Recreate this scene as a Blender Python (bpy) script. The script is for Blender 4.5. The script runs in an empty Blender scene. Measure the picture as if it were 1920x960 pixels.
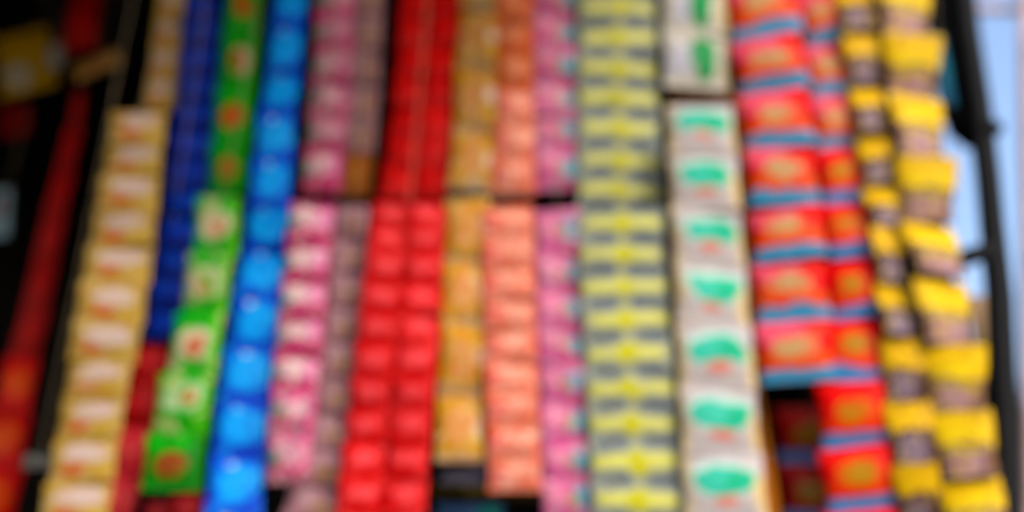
import bpy, bmesh, math, random
from mathutils import Vector, Matrix
random.seed(11)
scene = bpy.context.scene
COL = scene.collection

# ------------------------------------------------------------------ camera
FPX = 2080.0                      # focal length in photo pixels (1920 wide)
uc = Vector((148.0, 4460.0, -FPX)).normalized()     # zenith direction as the lens sees it
TH = math.asin(-uc.z); PHI = math.asin(uc.x / math.cos(TH))
FW = Vector((0, math.cos(TH), math.sin(TH)))
R0 = Vector((1, 0, 0)); U0 = R0.cross(FW)
RT = R0 * math.cos(PHI) + U0 * math.sin(PHI)
UP = U0 * math.cos(PHI) - R0 * math.sin(PHI)
EYE = Vector((0, 0, 1.45))
cam_d = bpy.data.cameras.new('camera'); cam = bpy.data.objects.new('camera', cam_d); COL.objects.link(cam)
m = Matrix((RT, UP, -FW)).transposed().to_4x4(); m.translation = EYE
cam.matrix_world = m
cam_d.sensor_width = 36; cam_d.lens = 36 * FPX / 1920
cam_d.clip_start = 0.02; cam_d.clip_end = 500
cam_d.dof.use_dof = True; cam_d.dof.focus_distance = 0.55; cam_d.dof.aperture_fstop = 2.45
cam_d.dof.aperture_blades = 0
scene.camera = cam

# ------------------------------------------------------------------ light
SUN_EL, SUN_AZ = math.radians(33), math.radians(26)     # azimuth: towards the right, from behind the camera
w = bpy.data.worlds.new('World'); scene.world = w; w.use_nodes = True
nt = w.node_tree; bg = nt.nodes['Background']
sky = nt.nodes.new('ShaderNodeTexSky'); sky.sky_type = 'NISHITA'; sky.sun_disc = False
sky.sun_elevation = SUN_EL; sky.sun_rotation = math.pi - SUN_AZ
sky.air_density = 1.0; sky.dust_density = 2.5; sky.ozone_density = 1.0
nt.links.new(sky.outputs[0], bg.inputs[0]); bg.inputs[1].default_value = 0.15
sl = bpy.data.lights.new('sun', 'SUN'); sl.energy = 0.75; sl.angle = math.radians(11); sl.color = (1, 0.97, 0.93)
so = bpy.data.objects.new('sun', sl); COL.objects.link(so)
to_sun = Vector((math.sin(SUN_AZ) * math.cos(SUN_EL), -math.cos(SUN_AZ) * math.cos(SUN_EL), math.sin(SUN_EL)))
so.rotation_euler = to_sun.to_track_quat('Z', 'Y').to_euler(); so.location = (1.5, -3, 4)
vs = scene.view_settings
vs.view_transform = 'Standard'; vs.look = 'None'; vs.gamma = 1; vs.use_curve_mapping = False
vs.exposure = 1.4

# ------------------------------------------------------------------ helpers
def at(px, py, y):
    """photo pixel -> point on the vertical plane at distance y"""
    d = FW * FPX + RT * (px - 960) + UP * (480 - py)
    return EYE + d * (y / d.y)
def lin(c): return c / 12.92 if c <= 0.04045 else ((c + 0.055) / 1.055) ** 2.4
GAIN = 0.50
def C(r, g, b, k=1.0, sat=1.30):
    v = [lin(x / 255) * GAIN * k for x in (r, g, b)]; l = 0.25 * v[0] + 0.65 * v[1] + 0.10 * v[2]
    return tuple(min(0.88, max(0.001, l + (x - l) * sat)) for x in v) + (1,)

def math_node(nt, op, a, b=None):
    n = nt.nodes.new('ShaderNodeMath'); n.operation = op
    for i, v in enumerate((a, b)):
        if v is None: continue
        if isinstance(v, (int, float)): n.inputs[i].default_value = v
        else: nt.links.new(v, n.inputs[i])
    return n.outputs[0]

def print_mat(name, base, shapes, rough=0.42, spec=0.05, wear=0.16, busy=None, bs=4.5, bk=0.6, late=0):
    """plastic film printed with flat coloured shapes: (cx, cy, rx, ry, colour, power)"""
    mt = bpy.data.materials.new(name); mt.use_nodes = True; nt = mt.node_tree
    p = nt.nodes['Principled BSDF']; p.inputs['Roughness'].default_value = rough
    p.inputs['Specular IOR Level'].default_value = spec
    uv = nt.nodes.new('ShaderNodeUVMap'); sp = nt.nodes.new('ShaderNodeSeparateXYZ'); nt.links.new(uv.outputs[0], sp.inputs[0])
    # the print follows the crumpled film: a slow warp, different on each piece
    ob = nt.nodes.new('ShaderNodeObjectInfo'); tcw = nt.nodes.new('ShaderNodeTexCoord')
    nw = nt.nodes.new('ShaderNodeTexNoise'); nw.noise_dimensions = '4D'; nw.inputs['Scale'].default_value = 2.2; nw.inputs['Detail'].default_value = 2
    nt.links.new(tcw.outputs['Object'], nw.inputs['Vector']); nt.links.new(math_node(nt, 'MULTIPLY', ob.outputs['Random'], 60), nw.inputs['W'])
    wp = nt.nodes.new('ShaderNodeVectorMath'); wp.operation = 'MULTIPLY_ADD'; nt.links.new(nw.outputs['Color'], wp.inputs[0])
    wp.inputs[1].default_value = (0.34, 0.30, 0); wp.inputs[2].default_value = (-0.17, -0.15, 0)
    ad = nt.nodes.new('ShaderNodeVectorMath'); ad.operation = 'ADD'; nt.links.new(uv.outputs[0], ad.inputs[0]); nt.links.new(wp.outputs[0], ad.inputs[1])
    nt.links.new(ad.outputs[0], sp.inputs[0])
    rgb = nt.nodes.new('ShaderNodeRGB'); rgb.outputs[0].default_value = base; col = rgb.outputs[0]
    def stamp(col, cx, cy, rx, ry, c, pw):
        du = math_node(nt, 'POWER', math_node(nt, 'ABSOLUTE', math_node(nt, 'DIVIDE', math_node(nt, 'SUBTRACT', sp.outputs[0], cx), rx)), pw)
        dv = math_node(nt, 'POWER', math_node(nt, 'ABSOLUTE', math_node(nt, 'DIVIDE', math_node(nt, 'SUBTRACT', sp.outputs[1], cy), ry)), pw)
        mr = nt.nodes.new('ShaderNodeMapRange'); nt.links.new(math_node(nt, 'ADD', du, dv), mr.inputs[0])
        mr.inputs[1].default_value = 0.85; mr.inputs[2].default_value = 1.15; mr.inputs[3].default_value = 1; mr.inputs[4].default_value = 0
        mx = nt.nodes.new('ShaderNodeMix'); mx.data_type = 'RGBA'
        nt.links.new(mr.outputs[0], mx.inputs[0]); nt.links.new(col, mx.inputs[6]); mx.inputs[7].default_value = c
        col = mx.outputs[2]
        return col
    early = shapes[:len(shapes) - late]
    for sh_ in early: col = stamp(col, *sh_)
    # small busy print: two more inks in irregular patches, shifted by the crumple of each piece
    for q, c in enumerate(busy or ()):
        mp = nt.nodes.new('ShaderNodeMapping'); nt.links.new(ad.outputs[0], mp.inputs[0]); mp.inputs['Location'].default_value = (3.7 * q, 1.9 * q, 0)
        nb = nt.nodes.new('ShaderNodeTexNoise'); nb.noise_dimensions = '4D'; nb.inputs['Scale'].default_value = bs; nb.inputs['Detail'].default_value = 3; nb.inputs['Distortion'].default_value = 0.6
        nt.links.new(mp.outputs[0], nb.inputs['Vector']); nt.links.new(math_node(nt, 'MULTIPLY', ob.outputs['Random'], 1.1), nb.inputs['W'])
        mb = nt.nodes.new('ShaderNodeMapRange'); nt.links.new(nb.outputs[0], mb.inputs[0])
        mb.inputs[1].default_value = 0.53; mb.inputs[2].default_value = 0.62; mb.inputs[3].default_value = 0; mb.inputs[4].default_value = bk
        mx = nt.nodes.new('ShaderNodeMix'); mx.data_type = 'RGBA'
        nt.links.new(mb.outputs[0], mx.inputs[0]); nt.links.new(col, mx.inputs[6]); mx.inputs[7].default_value = c
        col = mx.outputs[2]
    for sh_ in shapes[len(shapes) - late:]: col = stamp(col, *sh_)
    # dust and ink wear with a shape of its own, a little different on each piece
    oi = nt.nodes.new('ShaderNodeObjectInfo'); tc = nt.nodes.new('ShaderNodeTexCoord')
    ns = nt.nodes.new('ShaderNodeTexNoise'); ns.noise_dimensions = '4D'; ns.inputs['Scale'].default_value = 5; ns.inputs['Detail'].default_value = 4
    nt.links.new(tc.outputs['Object'], ns.inputs['Vector'])
    nt.links.new(math_node(nt, 'MULTIPLY', oi.outputs['Random'], 40), ns.inputs['W'])
    hs = nt.nodes.new('ShaderNodeHueSaturation'); nt.links.new(col, hs.inputs['Color'])
    v = math_node(nt, 'ADD', math_node(nt, 'MULTIPLY', ns.outputs[0], wear * 2), 1 - wear)
    v = math_node(nt, 'ADD', v, math_node(nt, 'MULTIPLY', math_node(nt, 'SUBTRACT', oi.outputs['Random'], 0.5), 0.14))
    nt.links.new(v, hs.inputs['Value']); nt.links.new(hs.outputs[0], p.inputs['Base Color'])
    n2 = nt.nodes.new('ShaderNodeTexNoise'); n2.noise_dimensions = '4D'; n2.inputs['Scale'].default_value = 7; n2.inputs['Detail'].default_value = 3
    nt.links.new(tc.outputs['Object'], n2.inputs['Vector']); nt.links.new(math_node(nt, 'MULTIPLY', oi.outputs['Random'], 90), n2.inputs['W'])
    bp = nt.nodes.new('ShaderNodeBump'); bp.inputs['Strength'].default_value = 0.35; bp.inputs['Distance'].default_value = 0.004
    nt.links.new(n2.outputs[0], bp.inputs['Height']); nt.links.new(bp.outputs[0], p.inputs['Normal'])
    return mt

def plain_mat(name, c, rough=0.7, metal=0.0, var=0.25, scale=12):
    mt = bpy.data.materials.new(name); mt.use_nodes = True; nt = mt.node_tree
    p = nt.nodes['Principled BSDF']; p.inputs['Roughness'].default_value = rough; p.inputs['Metallic'].default_value = metal; p.inputs['Specular IOR Level'].default_value = 0.12
    ns = nt.nodes.new('ShaderNodeTexNoise'); ns.inputs['Scale'].default_value = scale; ns.inputs['Detail'].default_value = 6
    tc = nt.nodes.new('ShaderNodeTexCoord'); nt.links.new(tc.outputs['Object'], ns.inputs['Vector'])
    rp = nt.nodes.new('ShaderNodeValToRGB'); nt.links.new(ns.outputs[0], rp.inputs[0])
    rp.color_ramp.elements[0].position = 0.3; rp.color_ramp.elements[1].position = 0.7
    rp.color_ramp.elements[0].color = tuple(v * (1 - var) for v in c[:3]) + (1,)
    rp.color_ramp.elements[1].color = tuple(min(0.9, v * (1 + var)) for v in c[:3]) + (1,)
    nt.links.new(rp.outputs[0], p.inputs['Base Color'])
    bp = nt.nodes.new('ShaderNodeBump'); bp.inputs['Strength'].default_value = 0.2; bp.inputs['Distance'].default_value = 0.003
    nt.links.new(ns.outputs[0], bp.inputs['Height']); nt.links.new(bp.outputs[0], p.inputs['Normal'])
    return mt

def link(name, me, mat=None, parent=None):
    o = bpy.data.objects.new(name, me); COL.objects.link(o)
    if mat: me.materials.append(mat)
    if parent: o.parent = parent
    return o
def tag(o, label, cat, group=None):
    o['label'] = label; o['category'] = cat
    if group: o['group'] = group
    return o
def thing(name, label, cat, loc=(0, 0, 0), group=None):
    o = bpy.data.objects.new(name, None); COL.objects.link(o); o.location = loc; o.empty_display_size = 0.03
    return tag(o, label, cat, group)

def box_mesh(name, lo, hi, bev=0.0):
    bm = bmesh.new(); bmesh.ops.create_cube(bm, size=1)
    for v in bm.verts:
        v.co = Vector([(lo[i] + hi[i]) / 2 + v.co[i] * (hi[i] - lo[i]) for i in range(3)])
    if bev: bmesh.ops.bevel(bm, geom=bm.edges[:], offset=bev, segments=2, affect='EDGES')
    me = bpy.data.meshes.new(name); bm.to_mesh(me); bm.free(); return me

def tube_mesh(name, pts, rad, seg=8, caps=True):
    """a round bar along points; rad may be a number or one per point"""
    bm = bmesh.new(); rings = []
    pts = [Vector(p) for p in pts]
    for i, p in enumerate(pts):
        a = pts[max(0, i - 1)]; b = pts[min(len(pts) - 1, i + 1)]; t = (b - a).normalized()
        s = t.cross(Vector((0.3, 1, 0.1))).normalized(); q = t.cross(s)
        r = rad[i] if isinstance(rad, (list, tuple)) else rad
        rings.append([bm.verts.new(p + (s * math.cos(2 * math.pi * k / seg) + q * math.sin(2 * math.pi * k / seg)) * r) for k in range(seg)])
    for i in range(len(rings) - 1):
        for k in range(seg):
            bm.faces.new((rings[i][k], rings[i][(k + 1) % seg], rings[i + 1][(k + 1) % seg], rings[i + 1][k]))
    if caps:
        bm.faces.new(rings[0][::-1]); bm.faces.new(rings[-1])
    bmesh.ops.recalc_face_normals(bm, faces=bm.faces[:])
    for f in bm.faces: f.smooth = True
    me = bpy.data.meshes.new(name); bm.to_mesh(me); bm.free(); return me

# ------------------------------------------------------------------ sachet shapes (unit width and height)
def sachet_mesh(seed, mirror=False, nx=9, neck=0.0):
    rnd = random.Random(seed); ph = [rnd.uniform(0, 6.28) for _ in range(8)]
    bm = bmesh.new(); uvl = bm.loops.layers.uv.new('UVMap')
    def bulge(u, v):
        a = abs(2 * u - 1); b = abs(2 * v - 1) / 0.90
        f = max(0, 1 - a ** 3.2) * max(0, 1 - b ** 2.6)
        wr = 0.10 * math.sin(u * 17 + ph[0]) * b ** 2 * max(0, 1 - a ** 4) + 0.06 * math.sin(v * 13 + u * 5 + ph[1]) * f
        return max(0.0, 0.5 * f ** 0.8 + wr * 0.5)
    def edge(u, v):           # sides drawn in a little where the filling swells
        k = 1 - 0.035 * max(0, 1 - abs(2 * v - 1) ** 2) - 0.012 * math.sin(v * 21 + ph[2])
        k *= 1 - neck * min(1, max(0, (0.55 - v) / 0.14))
        return (u - 0.5) * k
    us = [i / (nx - 1) for i in range(nx)]; vv = [0, 0.05, 0.16, 0.32, 0.5, 0.68, 0.84, 0.95, 1.0]
    F = {}; B = {}
    for i, u in enumerate(us):
        for j, v in enumerate(vv):
            rim = i in (0, nx - 1) or j in (0, len(vv) - 1)
            sway = 0.03 * math.sin(v * 4 + ph[3]) + 0.02 * math.sin(u * 6 + ph[4])
            y = bulge(u, v)
            F[i, j] = bm.verts.new((edge(u, v), -y - 0.012 + sway, v - 0.5))
            B[i, j] = bm.verts.new((edge(u, v), y * 0.7 + 0.012 + sway, v - 0.5))
    def face(vs_, idx):
        f = bm.faces.new(vs_); f.smooth = True
        for lp, (i, j) in zip(f.loops, idx):
            u = us[i]; lp[uvl].uv = ((1 - u) if mirror else u, vv[j])
    for i in range(nx - 1):
        for j in range(len(vv) - 1):
            q = [(i, j), (i + 1, j), (i + 1, j + 1), (i, j + 1)]
            face([F[k] for k in q], q); face([B[k] for k in q[::-1]], q[::-1])
    ring = [(i, 0) for i in range(nx)] + [(nx - 1, j) for j in range(1, len(vv))] + [(i, len(vv) - 1) for i in range(nx - 2, -1, -1)] + [(0, j) for j in range(len(vv) - 2, 0, -1)]
    for a, b in zip(ring, ring[1:] + ring[:1]):
        face([F[a], B[a], B[b], F[b]], [a, a, b, b])
    me = bpy.data.meshes.new('sachet'); bm.to_mesh(me); bm.free(); me.materials.append(None); return me
SACH = [sachet_mesh(s) for s in range(5)]; SACH_M = [sachet_mesh(s + 9, True) for s in range(4)]; SACH_N = [sachet_mesh(s + 20, neck=0.16) for s in range(5)]

def seal_mesh(n=14):
    """crimped seam along the foot of a sachet: fine upright ribs"""
    bm = bmesh.new(); uvl = bm.loops.layers.uv.new('UVMap'); rows = []
    for z in (-0.5, -0.445):
        rows.append([bm.verts.new((-0.485 + 0.97 * i / n, -0.055 - (0.035 if i % 2 else 0.0), z + (0.012 if (i % 2 and z < -0.47) else 0))) for i in range(n + 1)])
    back = [[bm.verts.new((v.co.x, 0.06, v.co.z)) for v in (r[0], r[-1])] for r in rows]
    for i in range(n):
        f = bm.faces.new((rows[0][i], rows[0][i + 1], rows[1][i + 1], rows[1][i]))
        for lp in f.loops: lp[uvl].uv = (lp.vert.co.x + 0.5, max(0.0, lp.vert.co.z + 0.5))
    bm.faces.new((back[0][1], back[0][0], back[1][0], back[1][1]))
    bm.faces.new([back[1][0]] + rows[1] + [back[1][1]]); bm.faces.new([back[0][1]] + rows[0][::-1] + [back[0][0]])
    bm.faces.new((rows[0][0], rows[1][0], back[1][0], back[0][0])); bm.faces.new((rows[0][-1], back[0][1], back[1][1], rows[1][-1]))
    bmesh.ops.recalc_face_normals(bm, faces=bm.faces[:])
    me = bpy.data.meshes.new('seal'); bm.to_mesh(me); bm.free(); me.materials.append(None); return me
SEAL = seal_mesh()
def set_mat(o, mt):
    o.material_slots[0].link = 'OBJECT'; o.material_slots[0].material = mt

STRING = plain_mat('jute string', (0.25, 0.2, 0.13, 1), 0.9)
RAIL_Y, RAIL_Z = 1.20, 2.58

def lerp_edges(E, y):
    if y <= E[0][0]: a, b = E[0], E[1]
    elif y >= E[-1][0]: a, b = E[-2], E[-1]
    else:
        for a, b in zip(E, E[1:]):
            if a[0] <= y <= b[0]: break
    t = (y - a[0]) / (b[0] - a[0])
    return a[1] + (b[1] - a[1]) * t, a[2] + (b[2] - a[2]) * t

def strip(name, label, E, rows, mats, depth, cols=1, yaw=0, roll=0, puff=0.30, group=None, jit=1.0, gap=0.0, cat='sachet strip', hang=True, pitch=0, neck=False):
    """a hanging strip of joined sachets: the pixel edges are carried to the strip's own hanging distance"""
    x0, x1 = lerp_edges(E, rows[0]); top = at((x0 + x1) / 2, rows[0], depth)
    t = thing(name, label, cat, top, group)
    rnd = random.Random(hash(len(label) * 31 + int(E[0][1])))
    for r in range(len(rows) - 1):
        ya, yb = rows[r], rows[r + 1]
        a0, a1 = lerp_edges(E, ya); b0, b1 = lerp_edges(E, yb)
        for c in range(cols):
            f0, f1 = c / cols, (c + 1) / cols
            pa = at(a0 + (a1 - a0) * (f0 + f1) / 2, ya, depth); pb = at(b0 + (b1 - b0) * (f0 + f1) / 2, yb, depth)
            ym = (ya + yb) / 2; m0, m1 = lerp_edges(E, ym)
            L = at(m0 + (m1 - m0) * f0, ym, depth); Rr = at(m0 + (m1 - m0) * f1, ym, depth)
            wd = (Rr - L).length; ht = (pa - pb).length
            me = (SACH_M if (cols == 2 and c == 1) else SACH); me = (SACH_N if neck else me)[rnd.randrange(4)]
            o = bpy.data.objects.new('sachet', me); COL.objects.link(o); o.parent = t
            mt = mats[r % len(mats)] if isinstance(mats, (list, tuple)) else mats
            set_mat(o, mt)
            d = pa - pb
            o.location = (pa + pb) / 2 - top
            lean = math.atan2(d.x, d.z)
            o.rotation_euler = (math.radians(pitch + rnd.uniform(-8, 8) * jit), lean + math.radians(roll + rnd.uniform(-1.6, 1.6) * jit),
                                math.radians(yaw + rnd.uniform(-9, 9) * jit))
            o.rotation_euler[1] = -math.radians(roll + rnd.uniform(-2.6, 2.6) * jit) + lean
            o.scale = (wd * 1.01, min(wd, ht) * puff, ht * (1 - gap))
            s = bpy.data.objects.new('seal', SEAL); COL.objects.link(s); s.parent = o; set_mat(s, mt)
            if neck: s.scale = (0.84, 1, 1)
    if hang:      # string from the top seam up to the rail
        p0 = Vector((0, 0, -0.004)); p1 = Vector((0, RAIL_Y, RAIL_Z + 0.008)) - Vector((0, top.y, top.z))
        link('hanging_string', tube_mesh('hanging_string', [p0, p0.lerp(p1, 0.5) + Vector((0.001, 0, 0)), p1], 0.0007, 5), STRING, t)
    return t

# ------------------------------------------------------------------ the kiosk the strips hang from, plus added shading pieces
soot = plain_mat('sooty dark wood', (0.0035, 0.003, 0.003, 1), 0.95, scale=6)
tin = plain_mat('weathered tin sheet', (0.10, 0.10, 0.11, 1), 0.6, 0.3)
soil = plain_mat('packed street ground', (0.09, 0.08, 0.072, 1), 0.95, scale=2)
def struct(name, me, mt):
    o = link(name, me, mt); o['kind'] = 'structure'; return o
WX = at(1752, 480, 1.26).x
struct('ground', box_mesh('ground', (-30, -30, -0.1), (30, 30, 0)), soil)
struct('wall_back', box_mesh('wall_back', (-1.9, 2.45, 0.0), (WX + 0.02, 2.50, 2.70)), soot)
struct('wall_right', box_mesh('wall_right', (WX, 1.26, 0.0), (WX + 0.02, 2.447, 2.70)), soot)
struct('wall_left', box_mesh('wall_left', (-1.93, 1.10, 0.0), (-1.90, 2.50, 2.70)), soot)
struct('ceiling', box_mesh('ceiling', (-1.95, 1.10, 2.703), (WX + 0.06, 2.52, 2.73)), soot)
aw = thing('shade_awning', 'unseen grey tin awning added to shade the hanging sachet strips', 'awning', (-0.6, 1.10, 2.70))  # out of view, added to keep sun and sky off the strips
link('sheet', box_mesh('sheet', (-1.35, -0.92, 0.0), (0.90, -0.004, 0.012)), tin, aw)
link('edge_bar', box_mesh('edge_bar', (-1.35, -0.94, -0.03), (0.90, -0.923, 0.012), 0.002), tin, aw)
sh = thing('shade_shutter', 'unseen dark wooden shutter added to shade the ember red strip end', 'shutter', (-0.80, 1.08, 0.0))  # added beyond the frame edge to darken the left-hand strips
for k in range(7):
    link('plank', box_mesh('plank', (-0.012, -0.10 * (k + 1) + 0.002, 0.30), (0.012, -0.10 * k - 0.002, 2.66), 0.002), soot, sh)
for z in (0.5, 1.5, 2.5):
    link('batten', box_mesh('batten', (-0.034, -0.69, z), (-0.0125, -0.01, z + 0.07), 0.002), soot, sh)
link('foot', box_mesh('foot', (-0.02, -0.05, 0.0), (0.02, -0.01, 0.299)), soot, sh)
rl = thing('hanging_rail', 'long dark steel rail that the sachet strips hang from', 'rail', (0, RAIL_Y, RAIL_Z))
link('bar', tube_mesh('bar', [(-1.9, 0, 0), (WX + 0.05, 0, 0)], 0.008, 10), soot, rl)
for x in (-1.2, -0.3, WX - 0.02):
    link('bracket', tube_mesh('bracket', [(x, 0, 0), (x, 0, 0.123)], 0.005, 8), soot, rl)

# ------------------------------------------------------------------ printed films
K = C
def Q(r, g, b): return C(r, g, b, 1.0, 1.15)      # softer, milkier inks
MUST = print_mat('mustard film', Q(186, 155, 86), [(0.55, 0.64, 0.34, 0.23, Q(212, 190, 184), 2.1), (0.38, 0.26, 0.22, 0.11, Q(208, 105, 70), 2), (0.75, 0.22, 0.2, 0.1, Q(215, 180, 90), 2), (0.5, 0.0, 0.5, 0.06, Q(190, 150, 60), 4)], busy=(Q(222,204,166),Q(200,140,90)), bk=0.45, bs=5)
NAVY = print_mat('navy film', K(0, 42, 145), [(0.55, 0.6, 0.40, 0.28, K(0, 66, 185), 2), (0.5, 0.0, 0.5, 0.12, K(0, 18, 85), 4)], busy=(K(0,85,200),K(0,15,80)), bk=0.65)
CRIM = print_mat('crimson film', K(165, 22, 26), [(0.55, 0.55, 0.3, 0.22, K(200, 62, 66), 2)], busy=(K(200,70,70),K(140,10,14)), bk=0.65)
ROSE = print_mat('rose film', K(212, 70, 78), [(0.5, 0.45, 0.32, 0.3, K(225, 92, 96), 2)], busy=(K(235,120,120),K(190,45,52)), bk=0.65)
GR = dict(base=K(20, 150, 35))
GRN1 = print_mat('green film red motif', K(4, 160, 16), [(0.08, 0.5, 0.10, 0.6, K(10, 140, 90), 3), (0.52, 0.46, 0.27, 0.22, K(190, 92, 45), 2)], busy=(K(10,165,40),K(60,130,30)), bk=0.45)
GRN2 = print_mat('green film red and white motif', K(4, 160, 16), [(0.08, 0.5, 0.10, 0.6, K(10, 140, 90), 3), (0.60, 0.47, 0.30, 0.23, K(215, 180, 160), 2.5), (0.45, 0.46, 0.18, 0.18, K(190, 70, 45), 2)], busy=(K(10,165,40),K(60,130,30)), bk=0.45)
GRN3 = print_mat('light green film white motif', K(40, 165, 60), [(0.05, 0.4, 0.14, 0.6, K(10, 160, 90), 3), (0.92, 0.5, 0.14, 0.6, K(110, 190, 80), 3), (0.5, 0.5, 0.34, 0.25, K(210, 200, 175), 2.5), (0.52, 0.44, 0.18, 0.16, K(190, 112, 88), 2)], busy=(K(120,200,100),K(15,140,50),K(220,200,170)), bk=0.6, bs=3.5)
GRN4 = print_mat('green film with pale panel', K(30, 165, 40), [(0.90, 0.5, 0.16, 0.6, K(95, 175, 60), 3), (0.5, 0.62, 0.40, 0.24, K(180, 205, 165), 2.5), (0.62, 0.62, 0.18, 0.12, K(188, 110, 78), 2), (0.40, 0.12, 0.34, 0.18, K(0, 160, 10), 2)], busy=(K(120,200,100),K(0,150,20),K(215,200,160)), bk=0.6, bs=3.5)
GRN5 = print_mat('dark green film', K(20, 120, 20), [(0.45, 0.42, 0.26, 0.2, K(142, 62, 30), 2), (0.4, 0.85, 0.5, 0.22, K(0, 165, 10), 2)], busy=(K(0,150,10),K(40,80,10)), bk=0.65)
AZUR = print_mat('azure film', K(0, 95, 222), [(0.55, 0.52, 0.42, 0.36, K(10, 172, 255), 2), (0.5, 0.02, 0.5, 0.10, K(0, 55, 190), 4), (0.40, 0.86, 0.075, 0.05, K(205, 228, 252), 2)], busy=(K(0,185,255),K(0,50,185)), bk=0.65)
MAGA = print_mat('magenta film', Q(205, 75, 125), [(0.45, 0.60, 0.42, 0.22, Q(238, 205, 205), 2.5), (0.80, 0.60, 0.14, 0.26, Q(240, 150, 195), 2.5), (0.12, 0.42, 0.14, 0.13, Q(60, 165, 150), 2), (0.5, 0.04, 0.5, 0.13, Q(178, 30, 85), 4)], busy=(Q(246,226,220),Q(176,60,112)), bk=0.6, bs=5)
MAGB = print_mat('dusty magenta film', Q(226, 92, 145), [(0.55, 0.55, 0.32, 0.18, Q(232, 165, 185), 2.5), (0.13, 0.5, 0.17, 0.16, Q(60, 165, 150), 2), (0.30, 0.42, 0.12, 0.08, Q(110, 130, 70), 2), (0.5, 0.04, 0.5, 0.13, Q(175, 55, 95), 4)], busy=(Q(244,222,215),Q(110,160,150),Q(150,62,110)), bk=0.65, bs=5)
MAUV = print_mat('mauve film', Q(186, 138, 152), [(0.62, 0.45, 0.24, 0.22, Q(170, 130, 100), 2), (0.35, 0.68, 0.2, 0.16, Q(182, 148, 160), 2), (0.5, 0.03, 0.5, 0.10, Q(110, 80, 90), 4)], busy=(Q(205,170,165),Q(120,75,70)), bk=0.65)
MAUB = print_mat('tan brown film', K(150, 92, 55), [(0.5, 0.5, 0.3, 0.25, K(168, 108, 60), 2)])
REDS = print_mat('red film', K(206, 30, 38), [(0.52, 0.55, 0.30, 0.22, K(235, 98, 102), 2.2), (0.5, 0.0, 0.5, 0.10, K(200, 14, 20), 4)], busy=(K(238,100,104),K(190,12,20)), bk=0.65, bs=4.5)
REDU = print_mat('shade toned red film', K(190, 12, 14), [(0.62, 0.55, 0.30, 0.24, K(216, 58, 58), 2.2), (0.5, 0.0, 0.5, 0.08, K(196, 10, 14), 4)], busy=(K(225,70,60),K(175,4,6)), bk=0.65)  # darker copy of the red film, the upper strip's shade put into its inks
GOLD = print_mat('gold film', Q(204, 156, 56), [(0.45, 0.48, 0.30, 0.28, Q(214, 150, 95), 2.2), (0.45, 0.86, 0.3, 0.08, Q(220, 155, 20), 3), (0.90, 0.50, 0.12, 0.12, Q(225, 205, 195), 2), (0.5, 0.02, 0.5, 0.09, Q(150, 130, 110), 4), (0.5, 1.0, 0.5, 0.05, Q(165, 140, 110), 4)], busy=(Q(232,205,160),Q(204,108,66),Q(190,140,50)), bk=0.7, bs=5.5)
SALM = print_mat('salmon film', Q(238, 115, 88), [(0.55, 0.62, 0.38, 0.22, Q(250, 172, 148), 2.4), (0.2, 0.45, 0.2, 0.2, Q(238, 110, 105), 2), (0.55, 0.12, 0.40, 0.07, Q(195, 135, 115), 3)], busy=(Q(255,210,192),Q(222,110,100),Q(200,140,120)), bk=0.7, bs=5)
SALO = print_mat('orange brown film', Q(215, 105, 62), [(0.5, 0.6, 0.34, 0.22, Q(232, 145, 110), 2.2), (0.5, 0.08, 0.45, 0.08, Q(190, 80, 50), 3)], busy=(Q(240,165,130),Q(180,75,40)), bk=0.65)
PINK = print_mat('pink film', Q(214, 100, 156), [(0.30, 0.62, 0.28, 0.22, Q(240, 140, 175), 2.2), (0.84, 0.50, 0.26, 0.25, Q(60, 170, 190), 2.3), (0.58, 0.46, 0.14, 0.14, Q(175, 150, 100), 2), (0.75, 0.12, 0.3, 0.1, Q(200, 70, 120), 3)], busy=(Q(250,205,218),Q(150,165,170),Q(204,70,130)), bk=0.6, bs=5)
LIME = print_mat('yellow and grey film', Q(170, 177, 166), [(0.5, 0.50, 0.47, 0.16, Q(218, 215, 88), 6), (0.25, 0.50, 0.16, 0.11, Q(222, 220, 130), 3), (0.75, 0.50, 0.16, 0.11, Q(222, 220, 130), 3), (0.5, 0.50, 0.10, 0.36, Q(206, 202, 25), 2)]
    + [(x, y, 0.21, 0.27, Q(116, 124, 130), 2.5) for x in (0.25, 0.77) for y in (0, 1)], busy=(Q(228,226,160),Q(130,138,110)), bk=0.25)
WHTA = print_mat('white film green oval', Q(198, 190, 192), [(0.04, 0.5, 0.05, 0.6, Q(225, 205, 160), 3), (0.96, 0.35, 0.08, 0.3, Q(232, 205, 150), 3), (0.5, 0.62, 0.42, 0.30, Q(205, 225, 218), 2.5), (0.52, 0.58, 0.38, 0.21, Q(84, 198, 172), 3), (0.70, 0.58, 0.19, 0.15, Q(40, 184, 142), 2.5), (0.5, 0.30, 0.17, 0.08, Q(225, 140, 128), 2)], busy=(Q(230,214,196),Q(196,188,190)), bk=0.35, late=3)
WHTB = print_mat('white film upright green oval', Q(215, 210, 200), [(0.28, 0.5, 0.16, 0.32, Q(206, 206, 225), 2.5), (0.60, 0.52, 0.18, 0.40, Q(0, 152, 88), 3), (0.95, 0.5, 0.06, 0.6, Q(212, 190, 140), 3)], busy=(Q(230,222,205),Q(190,185,175)), bk=0.45, late=2)
REDO = print_mat('red and orange film', Q(238, 48, 48), [(0.28, 0.80, 0.40, 0.20, Q(245, 100, 125), 2.5), (0.5, 0.34, 0.52, 0.13, Q(236, 95, 28), 5), (0.5, 0.56, 0.28, 0.17, Q(190, 165, 118), 2.4), (0.5, 0.09, 0.6, 0.14, Q(78, 150, 192), 6)], busy=(Q(245,110,80),Q(225,60,20)), bk=0.55, late=1)
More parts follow.
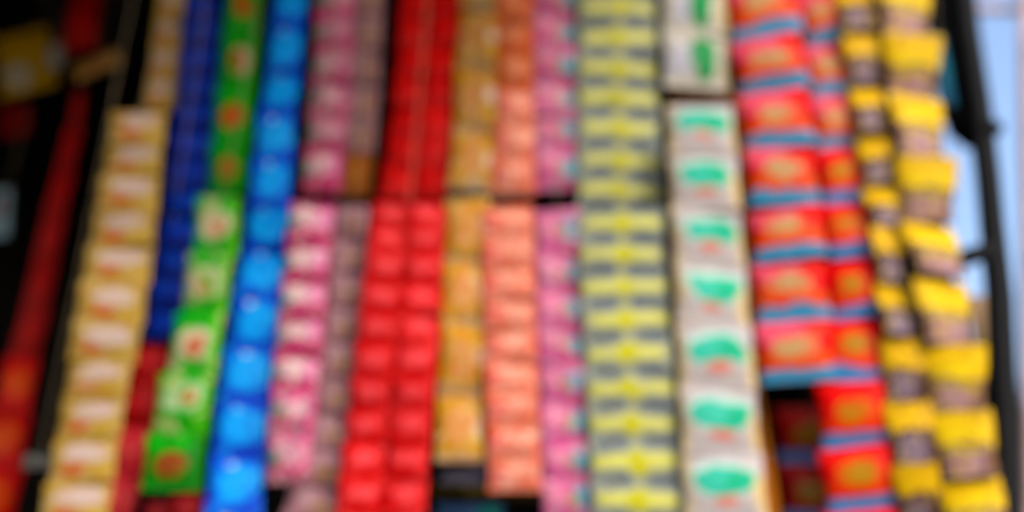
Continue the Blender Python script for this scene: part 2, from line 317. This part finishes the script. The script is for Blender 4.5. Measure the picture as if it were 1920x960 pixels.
REDB = print_mat('red film olive oval', K(235, 38, 38), [(0.5, 0.34, 0.46, 0.12, K(232, 92, 28), 3), (0.5, 0.56, 0.28, 0.17, K(178, 140, 62), 2.2), (0.5, 0.09, 0.6, 0.14, K(78, 138, 192), 6)], busy=(K(245,80,50),K(205,30,20)), bk=0.55, late=1)
YELL = print_mat('yellow and mauve film', K(240, 200, 0), [(0.5, 0.62, 0.4, 0.10, K(252, 222, 30), 3), (0.5, 0.20, 0.6, 0.30, K(124, 94, 100), 8), (0.48, 0.24, 0.32, 0.19, K(186, 152, 160), 3), (0.5, 0.40, 0.4, 0.05, K(190, 170, 90), 4)], busy=(K(252,225,40),K(170,130,70)), bk=0.45)
YELN = print_mat('yellow and slate film', K(236, 192, 0), [(0.5, 0.66, 0.36, 0.12, K(248, 205, 10), 3), (0.5, 0.22, 0.6, 0.30, K(80, 58, 60), 8), (0.42, 0.22, 0.30, 0.2, K(140, 124, 142), 3)], busy=(K(246,215,30),K(120,88,60)), bk=0.45)
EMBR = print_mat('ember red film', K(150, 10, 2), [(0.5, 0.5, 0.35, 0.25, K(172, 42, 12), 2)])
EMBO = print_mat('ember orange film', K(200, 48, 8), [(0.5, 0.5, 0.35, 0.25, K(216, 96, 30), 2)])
RED_SHADE = print_mat('shadow darkened red film', K(140, 14, 8), [(0.5, 0.5, 0.28, 0.17, K(120, 90, 40), 2.2), (0.5, 0.08, 0.6, 0.13, K(70, 125, 185), 6)])  # red banded film again, with the shadow it hangs in mixed into the colours
SLAT = print_mat('slate film', K(110, 108, 130), [(0.5, 0.5, 0.4, 0.2, K(130, 130, 150), 3)])
BLUT = print_mat('slate blue film', K(90, 120, 170), [(0.8, 0.5, 0.2, 0.4, K(30, 140, 130), 2)])
TEAL = print_mat('teal film', K(20, 80, 105), [(0.5, 0.5, 0.3, 0.3, K(30, 100, 120), 2)])
BEIG = print_mat('beige and green film', K(200, 170, 140), [(0.5, 0.2, 0.6, 0.28, K(110, 130, 20), 5)])
YPAC = print_mat('bright yellow film', K(225, 185, 40), [(0.35, 0.25, 0.25, 0.16, K(225, 220, 205), 2)])

def span(a, b, n, g=1.0):
    ws = [g ** i for i in range(n)]; s = sum(ws); out = [a]
    for x in ws: out.append(out[-1] + (b - a) * x / s)
    return out

# ------------------------------------------------------------------ the strips
strip('sachet_strip', 'narrow ember red sachet strip alone in the dark beside the mustard strip',
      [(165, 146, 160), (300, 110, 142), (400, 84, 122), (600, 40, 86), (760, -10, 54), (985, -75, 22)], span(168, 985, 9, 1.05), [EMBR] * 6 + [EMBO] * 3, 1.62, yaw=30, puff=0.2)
strip('sachet_strip', 'short mustard sachet strip set back, hanging above the long mustard strip', [(-20, 298, 352), (195, 272, 328)], [-22, 36, 90, 147, 205], MUST, 1.27)
strip('sachet_strip', 'long mustard yellow sachet strip with pale pinkish panels', [(205, 214, 312), (480, 164, 286), (960, 76, 204)],
      [208, 272, 330, 395, 463, 532, 604, 676, 746, 823, 905, 990], MUST, 1.16, roll=2)
strip('sachet_strip', 'navy blue sachet strip with hardly any print beside the green strips', [(-10, 348, 418), (350, 310, 395), (640, 268, 350)], span(-10, 640, 12, 1.015), NAVY, 1.24)
strip('sachet_strip', 'crimson to rose sachet strip hanging below the navy strip', [(640, 250, 325), (800, 208, 285), (985, 165, 245)], [640, 722, 802, 890, 985], [CRIM, CRIM, ROSE, ROSE], 1.25)
strip('sachet_strip', 'deep green sachet strip with round red orange motifs', [(-30, 428, 492), (100, 412, 486), (250, 398, 472), (360, 384, 460)], [-38, 65, 168, 272, 360], [GRN1, GRN2, GRN1, GRN1], 1.21)
strip('sachet_strip', 'light green sachet strip with white and red motifs, curling at its foot', [(372, 376, 456), (480, 355, 440), (600, 333, 422), (720, 300, 402), (850, 272, 385), (925, 264, 372)],
      [372, 478, 588, 702, 815, 922], [GRN3, GRN3, GRN3, GRN4, GRN5], 1.15, roll=4)
strip('sachet_strip', 'bright azure blue sachet strip with a small white dot per sachet', [(-20, 517, 576), (150, 496, 562), (300, 474, 547), (480, 452, 540), (700, 414, 511), (980, 382, 489)],
      [-118, -34, 50, 133, 217, 298, 385, 468, 560, 652, 752, 856, 960, 1060], AZUR, 1.18, puff=0.17)
strip('sachet_strip', 'dusty pink sachet strip with teal spots, hanging above the magenta strip', [(-20, 592, 666), (150, 582, 658), (350, 567, 640)], [-30, 32, 94, 156, 218, 281, 362], [MAGB, MAGB, MAGB, MAGB, MAGB, MAGA], 1.22)
strip('sachet_strip', 'magenta sachet strip with bold cream panels in stripes', [(375, 546, 630), (500, 532, 617), (640, 518, 606), (780, 506, 592), (908, 494, 580)], [380, 458, 527, 596, 666, 736, 808, 906], [MAGA] * 5 + [MAGB] * 2, 1.16)
strip('sachet_strip', 'faded mauve sachet strip ending in a tan brown sachet', [(-20, 662, 720), (150, 655, 714), (300, 642, 702), (355, 632, 694)], [-30, 34, 98, 162, 226, 290, 366], [MAUV] * 5 + [MAUB], 1.25)
strip('sachet_strip', 'faded mauve sachet strip squeezed between magenta and red strips', [(385, 628, 692), (550, 613, 680), (700, 600, 668), (800, 586, 656), (960, 532, 642)], span(388, 985, 9, 1.01), MAUV, 1.20)
strip('sachet_strip', 'plain red double sachet strip, upper of the red pair in shade', [(-20, 752, 868), (180, 738, 856), (375, 710, 840)], span(-20, 372, 7, 1.01), REDU, 1.22, cols=2, puff=0.2)
strip('sachet_strip', 'long bright red double sachet strip with pinkish centres', [(378, 700, 836), (600, 670, 828), (800, 646, 810), (985, 626, 797)], [380, 425, 475, 532, 588, 648, 710, 770, 832, 897, 965, 1035], REDS, 1.16, cols=2, roll=2, jit=1.6)
strip('sachet_strip', 'gold sachet strip beside the shaded red and orange brown sachets', [(-20, 862, 936), (200, 852, 930), (365, 842, 922)], [-95, 18, 128, 243, 360], GOLD, 1.21)
strip('sachet_strip', 'gold sachet strip beside salmon sachets, a slate packet under it', [(365, 838, 922), (600, 828, 910), (870, 814, 905)], [374, 490, 607, 738, 868], GOLD, 1.17)
strip('sachet_strip', 'orange brown sachet strip hanging above the salmon strip', [(-20, 928, 1000), (200, 932, 1002), (365, 918, 1004)], span(-20, 364, 6, 1.01), [SALO] * 3 + [SALM] * 3, 1.21)
strip('sachet_strip', 'salmon sachet strip with pale blotches and creased seams', [(385, 902, 1000), (600, 905, 1005), (920, 916, 1016)], span(388, 922, 9, 1.01), SALM, 1.16)
strip('sachet_strip', 'pink sachet strip with teal corners, upper of the two pink ones', [(-20, 994, 1082), (345, 1002, 1086)], [-30, 32, 94, 156, 218, 280, 356], PINK, 1.225)
strip('sachet_strip', 'pink sachet strip with teal corners, lower and longer than its twin', [(400, 1002, 1087), (700, 1008, 1097), (980, 1018, 1118)], [392, 480, 548, 616, 684, 755, 828, 900, 975], PINK, 1.18)
strip('sachet_strip', 'yellow and grey sachet strip hanging above its longer twin', [(-20, 1083, 1232), (390, 1084, 1240)], [-66, -10, 47, 105, 160, 215, 275, 332, 388], LIME, 1.21, jit=0.5, puff=0.3)
strip('sachet_strip', 'long yellow and grey striped sachet strip between pink and white', [(390, 1084, 1243), (480, 1086, 1247), (900, 1108, 1280), (985, 1112, 1287)], [393, 448, 510, 570, 632, 697, 762, 830, 905, 975], LIME, 1.165, jit=0.5, puff=0.3)
strip('sachet_strip', 'two white sachets with upright dark green ovals and lavender panels', [(-20, 1240, 1364), (168, 1244, 1368)], [-30, 68, 166], WHTB, 1.19, jit=0.6)
strip('sachet_strip', 'long white sachet strip with sea green ovals and beige edges', [(195, 1250, 1372), (550, 1266, 1402), (980, 1282, 1440)], [195, 292, 394, 500, 612, 732, 853, 978], WHTA, 1.15, jit=0.6)
strip('sachet_strip', 'red and orange sachet strip with blue bands beside the white strip', [(-30, 1362, 1492), (70, 1372, 1502), (165, 1385, 1514), (380, 1405, 1537), (600, 1418, 1554), (715, 1425, 1562)],
      [-40, 72, 172, 277, 385, 490, 605, 716], REDO, 1.17, yaw=-9, roll=4)
strip('sachet_strip', 'red sachet strip with olive ovals and blue bands, beside slate and yellow', [(-30, 1492, 1570), (80, 1508, 1588), (180, 1520, 1602), (375, 1543, 1628), (600, 1555, 1652), (720, 1535, 1660), (840, 1540, 1674), (985, 1552, 1692)],
      [-20, 82, 180, 280, 380, 485, 598, 718, 838, 955, 1060], [REDO] * 3 + [REDB] * 7, 1.21, yaw=-12, roll=6)
strip('sachet_strip', 'dim red sachets set back in the shadow under the red and orange strip', [(700, 1450, 1560), (985, 1465, 1580)], [765, 868, 990], RED_SHADE, 1.50, roll=4)
strip('sachet_strip', 'narrow yellow and slate sachet strip beside the red strips', [(-20, 1565, 1642), (180, 1594, 1658), (450, 1634, 1704), (660, 1652, 1734), (780, 1664, 1750), (980, 1684, 1768)],
      [-35, 65, 157, 255, 345, 428, 528, 635, 750, 872, 985], YELN, 1.185, yaw=-8, jit=2, neck=True, puff=0.18)
strip('sachet_strip', 'wide bright yellow and mauve sachet strip by the black post', [(-20, 1640, 1746), (100, 1652, 1758), (335, 1680, 1790), (575, 1712, 1826), (700, 1733, 1848), (825, 1752, 1864), (985, 1775, 1892)],
      [-45, 72, 180, 297, 413, 525, 648, 770, 897, 1020], YELL, 1.17, yaw=-4, jit=2, neck=True, puff=0.18)

# ------------------------------------------------------------------ backing board behind the white strip
def slab(name, label, cat, pts, y, mt, th=0.006):
    """a board of the outlined shape with real thickness at distance y"""
    P = [at(px, py, y) for px, py in pts]; o0 = P[0]
    bm = bmesh.new(); uvl = bm.loops.layers.uv.new('UVMap')
    f = [bm.verts.new(p - o0) for p in P]; b = [bm.verts.new(p - o0 + Vector((0, th, 0))) for p in P]
    bm.faces.new(f); bm.faces.new(b[::-1]); n = len(f)
    for i in range(n): bm.faces.new((f[i], b[i], b[(i + 1) % n], f[(i + 1) % n]))
    bmesh.ops.recalc_face_normals(bm, faces=bm.faces[:])
    bmesh.ops.bevel(bm, geom=bm.edges[:], offset=min(0.002, th * 0.3), segments=2, affect='EDGES')
    me = bpy.data.meshes.new(name); bm.to_mesh(me); bm.free()
    o = link(name, me, mt); o.location = o0; return tag(o, label, cat)
card = plain_mat('brown cardboard', C(165, 105, 60), 0.9)
bd = slab('cardboard_backing', 'brown cardboard backing behind the long white sachet strip', 'cardboard', [(1255, 160), (1384, 172), (1400, 420), (1424, 700), (1468, 990), (1290, 990), (1262, 500)], 1.26, card)

# ------------------------------------------------------------------ black post, cloth and pale frame by the sky
black = plain_mat('black painted steel', (0.0025, 0.0025, 0.003, 1), 0.7)
cloth = plain_mat('black cloth', (0.003, 0.003, 0.0035, 1), 0.95, scale=30)
PY = 1.24
post = thing('black_post', 'black steel post with a clamp against the open sky', 'post', at(1888, 960, PY))
base = at(1888, 960, PY)
pp = [at(x, y, PY) - base for x, y in ((1905, 1250), (1896, 1100), (1888, 960), (1882, 760), (1874, 560), (1860, 420), (1852, 330), (1836, 200), (1815, 60), (1802, -60), (1780, -190))]
link('tube', tube_mesh('tube', pp, [0.017] * 5 + [0.016] * 6, 12), black, post)
link('clamp', tube_mesh('clamp', [at(x, y, PY - 0.004) - base for x, y in ((1790, 492), (1820, 480), (1858, 470), (1878, 466))], [0.010, 0.012, 0.012, 0.009], 10), black, post)
link('knob', tube_mesh('knob', [at(x, y, PY - 0.012) - base for x, y in ((1850, 245), (1868, 240), (1880, 243))], [0.010, 0.011, 0.006], 10), black, post)

def cloth_mesh(name, outline, y, th, folds, seed):
    """hanging cloth bundle: rows across an outline, folded front and rounded back"""
    rnd = random.Random(seed); bm = bmesh.new(); n = 14; rows = []
    o0 = at((outline[0][1] + outline[0][2]) / 2, outline[0][0], y)
    ys = [outline[0][0] + (outline[-1][0] - outline[0][0]) * k / 16 for k in range(17)]
    for yy in ys:
        xl, xr = lerp_edges(outline, yy); ring = []
        for k in range(2 * n):
            a = math.pi * 2 * k / (2 * n); cx = (xl + xr) / 2 - (xr - xl) / 2 * math.cos(a)
            p = at(cx, yy, y)
            d = -math.sin(a) * th * (1 + 0.25 * math.sin(folds * a + yy * 0.02))
            ring.append(bm.verts.new(p - o0 + Vector((0, d, 0))))
        rows.append(ring)
    for r0, r1 in zip(rows, rows[1:]):
        for k in range(2 * n):
            f = bm.faces.new((r0[k], r0[(k + 1) % (2 * n)], r1[(k + 1) % (2 * n)], r1[k])); f.smooth = True
    bm.faces.new(rows[0]); bm.faces.new(rows[-1][::-1])
    bmesh.ops.recalc_face_normals(bm, faces=bm.faces[:])
    me = bpy.data.meshes.new(name); bm.to_mesh(me); bm.free(); return me, o0
me, o0 = cloth_mesh('black_cloth', [(-120, 1715, 1795), (0, 1735, 1812), (120, 1748, 1828), (200, 1765, 1842), (245, 1780, 1858), (268, 1815, 1860)], 1.275, 0.02, 5, 3)
o = link('black_cloth', me, cloth); o.location = o0; tag(o, 'black cloth bundle tied at the head of the black post', 'cloth')
me, o0 = cloth_mesh('black_bag', [(640, 1868, 1900), (720, 1842, 1908), (820, 1840, 1912), (920, 1850, 1914), (1010, 1866, 1916)], 1.275, 0.02, 4, 5)
o = link('black_bag', me, cloth); o.location = o0; tag(o, 'black bag hanging low against the black post', 'bag')
pale = plain_mat('pale pinkish paint', C(205, 180, 178), 0.6)
FY = 1.55
fr = thing('pale_frame', 'pale pinkish frame of upright and crossbar against the sky', 'frame', at(1920, 960, FY))
b0 = at(1920, 960, FY)
link('upright', tube_mesh('upright', [at(1936, 1500, FY) - b0, at(1932, 960, FY) - b0, at(1927, 480, FY) - b0, at(1922, -60, FY) - b0], 0.011, 10), pale, fr)
link('crossbar', tube_mesh('crossbar', [at(1700, 14, FY + 0.023) - b0, at(1800, 15, FY + 0.023) - b0, at(1960, 20, FY + 0.023) - b0], 0.008, 10), pale, fr)

# ------------------------------------------------------------------ loose packets around the strips
def packet(label, c, w_px, h_px, y, mt, roll=0, yaw=0, name='packet', cat='packet', hang=True):
    p = at(c[0], c[1], y); wd = (at(c[0] + w_px / 2, c[1], y) - at(c[0] - w_px / 2, c[1], y)).length
    ht = (at(c[0], c[1] - h_px / 2, y) - at(c[0], c[1] + h_px / 2, y)).length
    t = thing(name, label, cat, p + Vector((0, 0, -ht / 2)))
    o = bpy.data.objects.new('pouch', SACH[hash(int(c[0])) % 5]); COL.objects.link(o); o.parent = t; set_mat(o, mt)
    o.location = (0, 0, ht / 2); o.scale = (wd, min(wd, ht) * 0.4, ht); o.rotation_euler = (0, -math.radians(roll), math.radians(yaw))
    s = bpy.data.objects.new('seal', SEAL); COL.objects.link(s); s.parent = o; set_mat(s, mt)
    if hang:
        k = Vector((0, 0, ht - 0.004)); e = Vector((0, 0, 2.71 - t.location.z)) if y > 1.25 else Vector((0, RAIL_Y - p.y, RAIL_Z + 0.008 - t.location.z))
        link('hanging_string', tube_mesh('hanging_string', [k, k.lerp(e, 0.5) + Vector((0.001, 0, 0)), e], 0.0007, 5), STRING, t)
    return t
packet('slate grey packet hanging under the lower gold strip', (868, 890), 86, 36, 1.20, SLAT)
packet('slate blue packet with a teal end low behind the gold strip', (880, 965), 130, 40, 1.28, BLUT)
packet('small red packet peeping out below the light green strip', (352, 955), 66, 55, 1.24, REDS, 6)
packet('pale pink packet beside the small red packet', (296, 962), 50, 40, 1.26, ROSE)
packet('dark teal packet hanging beside the black cloth', (1768, 128), 34, 130, 1.235, TEAL, 0, 25)
packet('beige and green packet peeping out behind the yellow and mauve strip', (1846, 640), 44, 170, 1.30, BEIG)
packet('bright yellow packet with white patches hanging inside the dark kiosk', (48, 115), 104, 115, 1.70, YPAC, 20)
packet('white packet beside the bright yellow packet in the dark', (103, 105), 30, 46, 1.64, print_mat('white film', C(190, 190, 185), []), 8)
packet('dark maroon packet hanging over the head of the ember red strip', (155, 38), 62, 110, 1.50, EMBR, 4)
packet('gold packet slanting across the head of the ember red strip', (182, 122), 88, 30, 1.56, GOLD, 30)
packet('dim gold packet tilted above the slanting gold packet', (218, 42), 80, 26, 1.75, GOLD, 28)
packet('grey packet hanging in the dark behind the bright yellow one', (75, 20), 120, 110, 2.25, SLAT, 10)
packet('dim red packet low inside the dark kiosk, under the yellow packet', (28, 225), 60, 60, 1.85, CRIM, 10)
packet('pale blue packet hanging in the dark near the ember red strip', (2, 400), 34, 90, 1.75, print_mat('pale blue film', C(150, 175, 190), [(0.5, 0.6, 0.25, 0.2, C(120, 40, 40), 2)]), 10)
packet('small white tag poking out behind the long mustard strip', (72, 866), 60, 26, 1.22, print_mat('tag film', C(95, 95, 92), []), 0, name='white_tag', cat='tag')
# wooden bar low behind the gold strip
wb = link('wooden_bar', tube_mesh('wooden_bar', [at(800, 920, 1.31), at(900, 922, 1.31), at(1010, 924, 1.31)], 0.008, 10), plain_mat('olive wood', C(110, 95, 50), 0.8))
tag(wb, 'olive brown wooden bar low behind the gold and salmon strips', 'bar')
